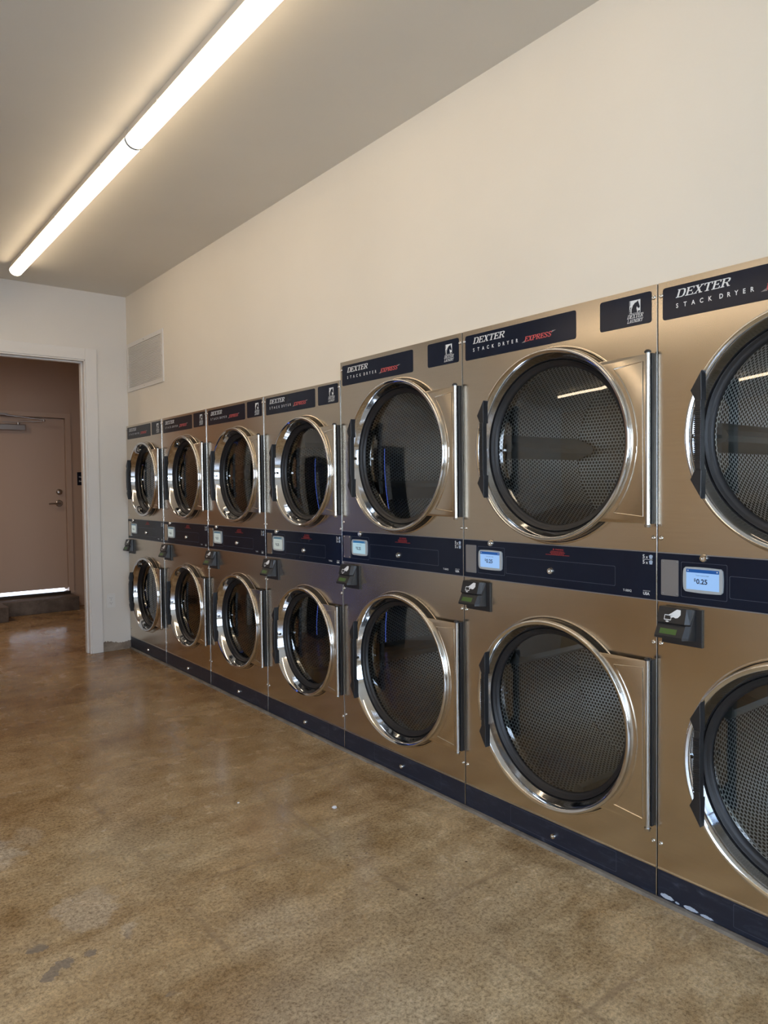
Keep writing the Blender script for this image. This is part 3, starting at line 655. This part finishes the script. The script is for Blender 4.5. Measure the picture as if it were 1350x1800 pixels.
def build_dryer(size, label, loc, seed, scr, plate='grey', group='stack dryers'):
    five = size == 5
    w_ = W5 if five else W3; H = H5 if five else H3
    pt, pb, bt = (1.137, .9814, .1081) if five else (1.1159, .9543, .109)
    root = thing('stack_dryer', label, 'clothes dryer', loc, -PI/2, group)
    cu = .461 if five else .449; R = .349 if five else .299
    zu, zl = (1.500, .514) if five else (1.447, .516)
    # cabinet carcass (no front)
    q = MB(); b0, b1 = .003, w_-.003
    q.box((b0, .02, 0), (b0+.004, .74, H)); q.box((b1-.004, .02, 0), (b1, .74, H)); q.box((b0, .02, H-.004), (b1, .74, H)); q.box((b0, .736, 0), (b1, .74, H)); q.box((b0, .02, pb+.05), (b1, .74, pb+.06)); q.box((b0, .02, 0), (b1, .74, .004))
    q.obj('cabinet', M['steel'], root)
    q = MB(); panel_hole(q, w_, pt+.001, H, cu, zu, R-.030); emboss(q, cu, zu, R+.006, w_); q.obj('upper_front', M['steel'], root)
    q = MB(); panel_hole(q, w_, bt+.001, pb-.001, cu, zl, R-.030); emboss(q, cu, zl, R+.006, w_); q.obj('lower_front', M['steel'], root)
    # bright folded lips of the panels at the seam
    q = MB(); q.box((w_-.0036, -.0028, .004), (w_-.0002, .01, H-.001), .0006); q.obj('seam_strip', M['rod'], root)
    cp = MB(); cp.box((.002, -.002, pb), (w_-.004, .02, pt), .001); cp = cp.obj('control_panel', M['navy'], root)
    q = MB(); q.box((.002, -.0035, pt-.0015), (w_-.004, .0, pt+.0015)); q.box((.002, -.0035, pb-.0015), (w_-.004, .0, pb+.0015)); q.obj('edge_trim', M['coverplate'], cp)
    y = -.0025
    # cover plate left
    if five: pu0, pu1, pz0, pz1 = .015, .074, pb+.0205, pb+.134
    else: pu0, pu1, pz0, pz1 = .022, .078, pb+.018, pb+.142
    q = MB(); q.prism(rrect(pu0, pz0, pu1, pz1, .003), -.0045, -.002, .0006)
    for a in (pu0+.006, pu1-.006):
        for b in (pz0+.006, pz1-.006): q.lathe([(.0006, -.0062), (.0022, -.0062), (.003, -.0044)], (a, 0, b), 10)
    q.obj('cover_plate', M['coverplate'] if plate == 'grey' else M['steel'], cp)
    # screen
    su0, su1, sz0, sz1 = (.093, .216, pb+.041, pb+.117) if five else (.098, .215, pb+.044, pb+.126)
    mark('panel_lines', lambda q: (outline(q, rrect(su0-.011, sz0-.019, su1+.012, sz1+.014, .004, 3), .0009, y-.0001), outline(q, rrect(.235, pb+.032, w_-.155, pb+.099, .004, 3), .0009, y-.0001)), M['outline'], cp)
    q = MB(); 
    fr = []
    for i in range(9): t = i/8; fr.append((su0+.006+(su1-su0-.012)*t, sz0-.0016*math.sin(PI*t)))
    for i in range(9): t = i/8; fr.append((su1+.0016*math.sin(PI*t), sz0+.006+(sz1-sz0-.012)*t))
    for i in range(9): t = i/8; fr.append((su1-.006-(su1-su0-.012)*t, sz1+.0016*math.sin(PI*t)))
    for i in range(9): t = i/8; fr.append((su0-.0016*math.sin(PI*t), sz1-.006-(sz1-sz0-.012)*t))
    q.prism(fr, -.009, -.002, .002); q.obj('screen_frame', M['screenframe'], cp)
    du0, du1, dz0, dz1 = su0+.010, su1-.009, sz0+.008, sz1-.005
    fm, hm = SCR[scr]
    mark('display', lambda q: q.face([(du0, -.0094, dz0), (du1, -.0094, dz0), (du1, -.0094, dz1), (du0, -.0094, dz1)]), fm, cp)
    mark('display_bar', lambda q: q.face([(du0, -.0097, dz1-.0105), (du1, -.0097, dz1-.0105), (du1, -.0097, dz1), (du0, -.0097, dz1)]), hm, cp)
    mc = (du0+du1)/2
    mark('price_lettering', lambda q: (font_mesh(q, '0.25', mc-.0195, dz0+.019, .0150, -.0098, bold=.025), font_mesh(q, '$', mc-.0275, dz0+.026, .009, -.0098, bold=.015), font_mesh(q, 'Touch screen to begin', mc, dz0+.043, .0033, -.0098, align='CENTER')), M['scrtext'], cp)
    for uu, rr_ in ((du0+.006, .0018), (du1-.006, .0022)): mark('display_icon', lambda q: (q.lathe([(.0002, 0), (rr_, 0)], (uu, -.0099, dz1-.005), 10)), M['lettering'], cp)
    # print on the panel
    cwx = .485 if five else .46
    def warn(q):
        font_mesh(q, 'WARNING', cwx-.010, pt-.018, .0055, y-.0002, bold=.02)
        q.face([(cwx-.022, y-.0002, pt-.018), (cwx-.013, y-.0002, pt-.018), (cwx-.0175, y-.0002, pt-.0105)])
        rr = random.Random(3)
        for k, hw in enumerate((.030, .034, .030, .054)):
            x = cwx-hw
            while x < cwx+hw:
                l = rr.uniform(.003, .008); q.face([(x, y-.0002, pt-.0235-k*.0042), (min(x+l, cwx+hw), y-.0002, pt-.0235-k*.0042), (min(x+l, cwx+hw), y-.0002, pt-.0215-k*.0042), (x, y-.0002, pt-.0215-k*.0042)]); x += l+.0012
    mark('warning_text', warn, M['red'], cp)
    num = '5' if five else '3'; bx = w_-.052
    mark('capacity_lettering', lambda q: (font_mesh(q, num, bx, pt-.022, .012, y-.0002, bold=.02), font_mesh(q, num, bx, pt-.040, .012, y-.0002, bold=.02), font_mesh(q, 'x', bx+.012, pt-.022, .010, y-.0002, bold=.015), font_mesh(q, 'x', bx+.012, pt-.040, .010, y-.0002, bold=.015), q.box((bx, y-.0002, pt-.0262), (bx+.036, y, pt-.0252))), M['lettering'], cp)
    mark('model_lettering', lambda q: (font_mesh(q, 'T-50X2' if five else 'T-30X2', w_-.125, pb+.018, .0075, y-.0002, bold=.01)), M['lettering'], cp)
    mark('origin_lettering', lambda q: (font_mesh(q, 'USA', w_-.050, pb+.014, .009, y-.0002, bold=.03), font_mesh(q, 'MADE IN THE', w_-.050, pb+.0255, .0030, y-.0002)), M['lettering'], cp)
    mark('basket_icons', lambda q: [q.face([(bx+.024+.0015, y-.0003, z), (bx+.036-.0015, y-.0003, z), (bx+.037, y-.0003, z+.010), (bx+.033, y-.0003, z+.013), (bx+.028, y-.0003, z+.013), (bx+.023, y-.0003, z+.010)]) for z in (pt-.023, pt-.041)], M['pale_blue'], cp)
    lock(cp, .157 if five else .135, pt-.009, -.002); lock(cp, .455 if five else .43, pb+.060, -.002)
    # kick plate
    kp = MB(); kp.box((.002, -.001, .013), (w_-.004, .02, bt), .001); kp = kp.obj('kick_plate', M['kick'], root)
    mark('panel_lines', lambda q: outline(q, rrect(.25, .028, w_-.153, .098, .004, 3), .0009, -.0013), M['outline'], kp)
    q = MB(); q.box((.002, -.004, bt-.0018), (w_-.004, .0, bt+.0012)); q.obj('edge_trim', M['rod'], kp)
    lock(kp, w_*.525, .055, -.001, .011)
    # badges
    b = (.018, .568, .668, .861, H-.120, H-.020) if five else (.030, .562, .592, .778, H-.114, H-.015)
    nb = MB(); nb.prism(rrect(b[0], b[4], b[1], b[5], .008), -.0015, .001, .0004); nb = nb.obj('name_badge', M['navy'], root)
    lb = MB(); lb.prism(rrect(b[2], b[4]+.003, b[3], b[5]+.003, .008), -.0015, .001, .0004); lb = lb.obj('logo_badge', M['navy'], root)
    yb3 = -.0019; x0 = b[0]+.044
    def nmtext(q):
        slab_text(q, 'DEXTER', x0, b[4]+.062, .0245, yb3, .178)
        for i_, c_ in enumerate('STACK'): font_mesh(q, c_, x0+.005+.0262*i_, b[4]+.031, .0140, yb3, align='CENTER', xs=.85, bold=.018)
        for i_, c_ in enumerate('DRYER'): font_mesh(q, c_, x0+.144+.0225*i_, b[4]+.031, .0140, yb3, align='CENTER', xs=.85, bold=.018)
    mark('lettering', nmtext, M['lettering'], nb)
    mark('express_lettering', lambda q: slab_text(q, 'EXPRESS', x0+.271, b[4]+.027, .0185, yb3, .132, gl=GLB), M['redlight'], nb)
    for tri in (((.258, .0245), (.276, .0245), (.276, .033)), ((.401, .041), (.420, .047), (.401, .047))): mark('speed_mark', lambda q: q.face([(x0+a_, yb3, b[4]+c_) for a_, c_ in tri]), M['coverplate'], nb)
    lx = b[3]-.079; lz = b[4]+.043
    def logo_bg(q):
        q.face([(lx, yb3, lz), (lx+.040, yb3, lz), (lx+.040, yb3, lz+.042), (lx, yb3, lz+.042)])
        slab_text(q, 'DEXTER', lx-.009, b[4]+.0275, .0130, yb3, .062); slab_text(q, 'LAUNDRY', lx-.009, b[4]+.0135, .0110, yb3, .060)
    mark('logo_lettering', logo_bg, M['lettering'], lb)
    hs = [(.022, .02), (.12, .02), (.13, .36), (.24, .62), (.42, .80), (.62, .86), (.80, .97), (.82, .84), (.93, .60), (.98, .38), (.90, .30), (.80, .34), (.70, .50), (.66, .36), (.72, .12), (.76, .02), (.965, .02), (.965, .0), (0.02, 0.0)]
    horse = [(.18, .02), (.20, .34), (.32, .62), (.50, .80), (.66, .84), (.78, .95), (.82, .82), (.90, .62), (.96, .42), (.88, .33), (.78, .37), (.68, .50), (.64, .36), (.70, .14), (.72, .02)]
    mane = [(.03, .02), (.11, .02), (.11, .30), (.18, .50), (.12, .52), (.07, .44), (.09, .36), (.03, .32), (.06, .24), (.02, .18)]
    def hface(q):
        for P in (horse, mane, [(.03, .62), (.08, .62), (.08, .97), (.03, .97)], [(.76, .03), (.97, .03), (.97, .16), (.76, .13)]):
            q.face([(lx+p[0]*.040, yb3-.0003, lz+p[1]*.042) for p in P])
    mark('horse_logo', hface, M['navy'], lb)
    # doors and drums
    rod = .548 if five else .462
    door_unit(root, cu, zu, R, w_, rod); door_unit(root, cu, zl, R, w_, rod)
    drum_unit(root, cu, zu, R, seed); drum_unit(root, cu, zl, R, seed-22)
    zs = (1.951, 1.183, .844, .191) if five else (1.872, 1.146, .815, .175)
    for z in zs:
        screw(root, .012, z); screw(root, w_-.014, z)
    # card reader
    q = MB(); q.prism([(.020, pb-.130), (.153, pb-.130), (.153, pb-.013), (.020, pb-.013)], -.008, -.001, .001); cr_ = q.obj('card_reader', M['plastic'], root)
    q = MB(); z1, zm, z0, ua, ub = pb-.012, pb-.058, pb-.106, .024, .128
    prof = [(-.010, z1), (-.030, z1), (-.044, zm), (-.038, zm-.006), (-.058, z0+.008), (-.058, z0), (-.010, z0-.004)]
    A = [q.bm.verts.new((ua, p[0], p[1])) for p in prof]; B = [q.bm.verts.new((ub-.012, p[0], p[1])) for p in prof]; D = [q.bm.verts.new((ub+.006, -.009, z1-.004+(0 if i < 2 else 0)) if i < 1 else (ub+.006 if i in (0, 6) else ub, -.009 if i in (0, 6) else p[0]*.72, p[1])) for i, p in enumerate(prof)]
    n = len(prof)
    for i in range(n):
        j = (i+1) % n; q.fv([A[i], A[j], B[j], B[i]]); q.fv([B[i], B[j], D[j], D[i]])
    q.fv(A); q.fv(D[::-1])
    q.obj('reader_housing', M['plastic'], cr_)
    def onface(u, t, p0, p1, lift=.0006):
        yy = p0[0]+(p1[0]-p0[0])*t; zz = p0[1]+(p1[1]-p0[1])*t; return (u, yy-lift, zz)
    P1, P2, P3, P4 = prof[1], prof[2], prof[3], prof[4]
    mark('reader_display', lambda q: q.face([onface(u, t, P3, P4) for u, t in ((.038, .82), (.094, .82), (.094, .36), (.038, .36))]), M['lcd'], cr_)
    def chars(q):
        for row in (.70, .50):
            for i in range(10):
                if (i*7+int(row*10)) % 4: q.face([onface(u, t, P3, P4, .001) for u, t in ((.041+i*.005, row+.07), (.0448+i*.005, row+.07), (.0448+i*.005, row-.07), (.041+i*.005, row-.07))])
    mark('display_characters', chars, M['lcdchar'], cr_)
    def icon(q):
        hand = [(.098, .10), (.100, .42), (.092, .62), (.084, .66), (.078, .60), (.070, .66), (.066, .58), (.074, .50), (.064, .54), (.060, .48), (.070, .34), (.078, .20), (.086, .08)]
        q.face([onface(a, b_, P1, P2) for a, b_ in hand])
        card = [(.048, .50), (.070, .50), (.070, .80), (.048, .80)]
        for (a, b_), (c, d) in zip(card, card[1:]+card[:1]):
            if a == c: q.face([onface(u, t, P1, P2) for u, t in ((a-.0009, b_), (a+.0009, b_), (a+.0009, d), (a-.0009, d))])
            else: q.face([onface(u, t, P1, P2) for u, t in ((a, b_-.025), (c, b_-.025), (c, b_+.025), (a, b_+.025))])
        q.face([onface(u, t, P1, P2) for u, t in ((.059, .86), (.066, .91), (.059, .97), (.052, .91))])
    mark('card_icon', icon, M['lettering'], cr_)
    return root, kp

labels = [
 (3, 'stainless stack dryer in the back corner, beside the white wall and outlet', 12, 'pale', 'steel'),
 (3, 'short stainless stack dryer, second out from the back corner', 30, 'pale', 'steel'),
 (3, 'short stainless stack dryer, third out from the back corner', 55, 'pale', 'dark'),
 (3, 'last of the shorter stack dryers, where the top line steps up to the taller ones', 20, 'pale', 'steel'),
 (5, 'first of the taller stack dryers, just past the step in the top line', -35, 'mid', 'dark'),
 (5, 'taller stack dryer in full view, second from the right, just left of the nearest dryer', 177, 'bright', 'grey'),
 (5, 'nearest stack dryer, cut by the right edge, with scraped kick plate and bright blue screen', 179, 'bright', 'grey')]
kick = None
for i, (sz, lb, seed, sc, pl) in enumerate(labels):
    r, kick = build_dryer(sz, lb, (0, SEAM[i], 0), seed, sc, pl)
# scrape marks on the nearest kick plate
def scr_(q):
    rr = random.Random(5)
    for u0, u1, zc, hh in ((.012, .060, .024, .008), (.063, .078, .020, .004), (.092, .142, .021, .0075), (.147, .190, .0185, .0055)):
        top, bot = [], []
        for k in range(15):
            t = k/14; e = math.sin(PI*min(1, t*1.0+.04))**.5 if 0 < t < 1 else .1
            u = u0+(u1-u0)*t; top.append((u, zc+hh*e+rr.uniform(-.001, .001))); bot.append((u, max(.0135, zc-hh*e*.8+rr.uniform(-.001, .001))))
        q.face([(p[0], -.0016, p[1]) for p in bot+top[::-1]])
mark('paint_scrape', scr_, M['scuff'], kick)

# ------------------------------------------------------------------ vent register
vt = thing('vent_grille', 'white louvred vent grille high on the cream wall above the corner dryer', 'vent', (WALLX, 6.235, 2.19), -PI/2)
VW, VH = .80, .405
q = MB()
for a, b in (((0, 0), (VW, .035)), ((0, VH-.035), (VW, VH)), ((0, .035), (.035, VH-.035)), ((VW-.035, .035), (VW, VH-.035))): q.box((a[0], -.009, a[1]), (b[0], 0, b[1]), .0015)
q.obj('frame', M['whitetrim'], vt)
q = MB(); ns = 26
for i in range(ns):
    z = .037+(VH-.074)*(i+.5)/ns
    q.prism([(.035, z-.0050), (VW-.035, z-.0050), (VW-.035, z+.0042), (.035, z+.0042)], -.0075, -.002)
q.obj('slats', M['whitetrim'], vt)
q = MB(); q.box((.035, -.0006, .035), (VW-.035, 0, VH-.035)); q.obj('backing', M['coverplate'], vt)
for a, b in ((.4, .017), (VW-.017, .2), (.017, .2), (.4, VH-.017)):
    screw(vt, a, b, -.009, .004)

# ------------------------------------------------------------------ outlet
ot = thing('wall_outlet', 'white double power outlet low on the white wall between doorway and dryers', 'outlet', (-.197, BACKY, .371))
q = MB(); q.prism(rrect(0, 0, .070, .115, .003), -.006, 0, .0015); q.obj('cover', M['plate'], ot)
for zc in (.037, .078):
    q = MB(); q.prism(rrect(.018, zc-.015, .052, zc+.015, .008), -.0085, -.005, .0006); rc = q.obj('socket', M['plate'], ot)
    q = MB(); q.box((.027, -.0089, zc-.001), (.029, -.0084, zc+.008)); q.box((.041, -.0089, zc-.001), (.043, -.0084, zc+.008)); q.box((.033, -.0089, zc-.010), (.038, -.0084, zc-.006)); q.obj('slots', M['dark_hole'], rc)
screw(ot, .035, .0575, -.006, .003)

# ------------------------------------------------------------------ lint on the floor
def lint(x, y, s, label):
    q = MB(); rr = random.Random(int(x*100)); bmesh.ops.create_icosphere(q.bm, subdivisions=3, radius=s)
    for v in q.bm.verts: v.co *= rr.uniform(.6, 1.25); v.co.z = v.co.z*.55+s*.5
    for v in q.bm.verts: v.co.z = max(.0005, v.co.z)
    o = q.obj('lint_tuft', M['lint'], None, False); o.location = (x, y, 0); tag(o, label, 'lint', 'lint on the floor'); return o
LINTS = [((588, 1421), .010, 'largest white lint tuft on the brown floor, in front of the first taller dryer'), ((419, 1412), .005, 'small white lint speck on the floor, left of the largest tuft')]
def floor_pt(px, py):
    d = fw+r2*((px-675)/FPX)-u2*((py-900)/FPX); t = -CAMZ/d.z; return CAMX+d.x*t, d.y*t
for (px, s, lb) in LINTS:
    x, y = floor_pt(*px); lint(x, y, s, lb)

# ------------------------------------------------------------------ far side of the room (seen only in reflections)
def machine(x, y, label):
    t = thing('vending_machine', label, 'vending machine', (x, y, 0))
    q = MB(); q.box((-.42, -.80, .05), (.42, 0, 1.83), .01); q.obj('body', M['plastic'], t)
    q = MB(); q.box((-.36, -.815, .6), (.18, -.80, 1.7), .004); q.obj('window', M['navy'], t)
    q = MB(); q.box((.395, -.812, .1), (.415, -.80, 1.78)); q.obj('light_strip', emit('blue_light_strip', (.12, .22, 1), 3.0), t)
    q = MB(); q.box((.21, -.812, .9), (.37, -.80, 1.5), .003); q.obj('keypad_panel', M['coverplate'], t)
    q = MB(); q.box((-.36, -.812, .25), (.2, -.80, .45), .003); q.obj('delivery_flap', M['rubber'], t)
    for a in (-.38, .36):
        for b in (-.76, -.06): q = MB(); q.lathe([(.02, 0), (.02, .05)], (a, b, 0), 12, 'z'); q.obj('foot', M['rubber'], t)
    return t
machine(-2.14, BACKY-.005, 'black vending machine against the back wall left of the doorway')
ft = thing('folding_table', 'long pale folding table along the far wall opposite the dryers', 'table', (-5.3, 2.2, 0))
q = MB(); q.box((-.4, -1.6, .84), (.4, 1.6, .88), .005); q.obj('tabletop', M['whitetrim'], ft)
for a in (-.34, .34):
    for b in (-1.5, 1.5): q = MB(); q.box((a-.02, b-.02, 0), (a+.02, b+.02, .84), .003); q.obj('leg', M['satin'], ft)
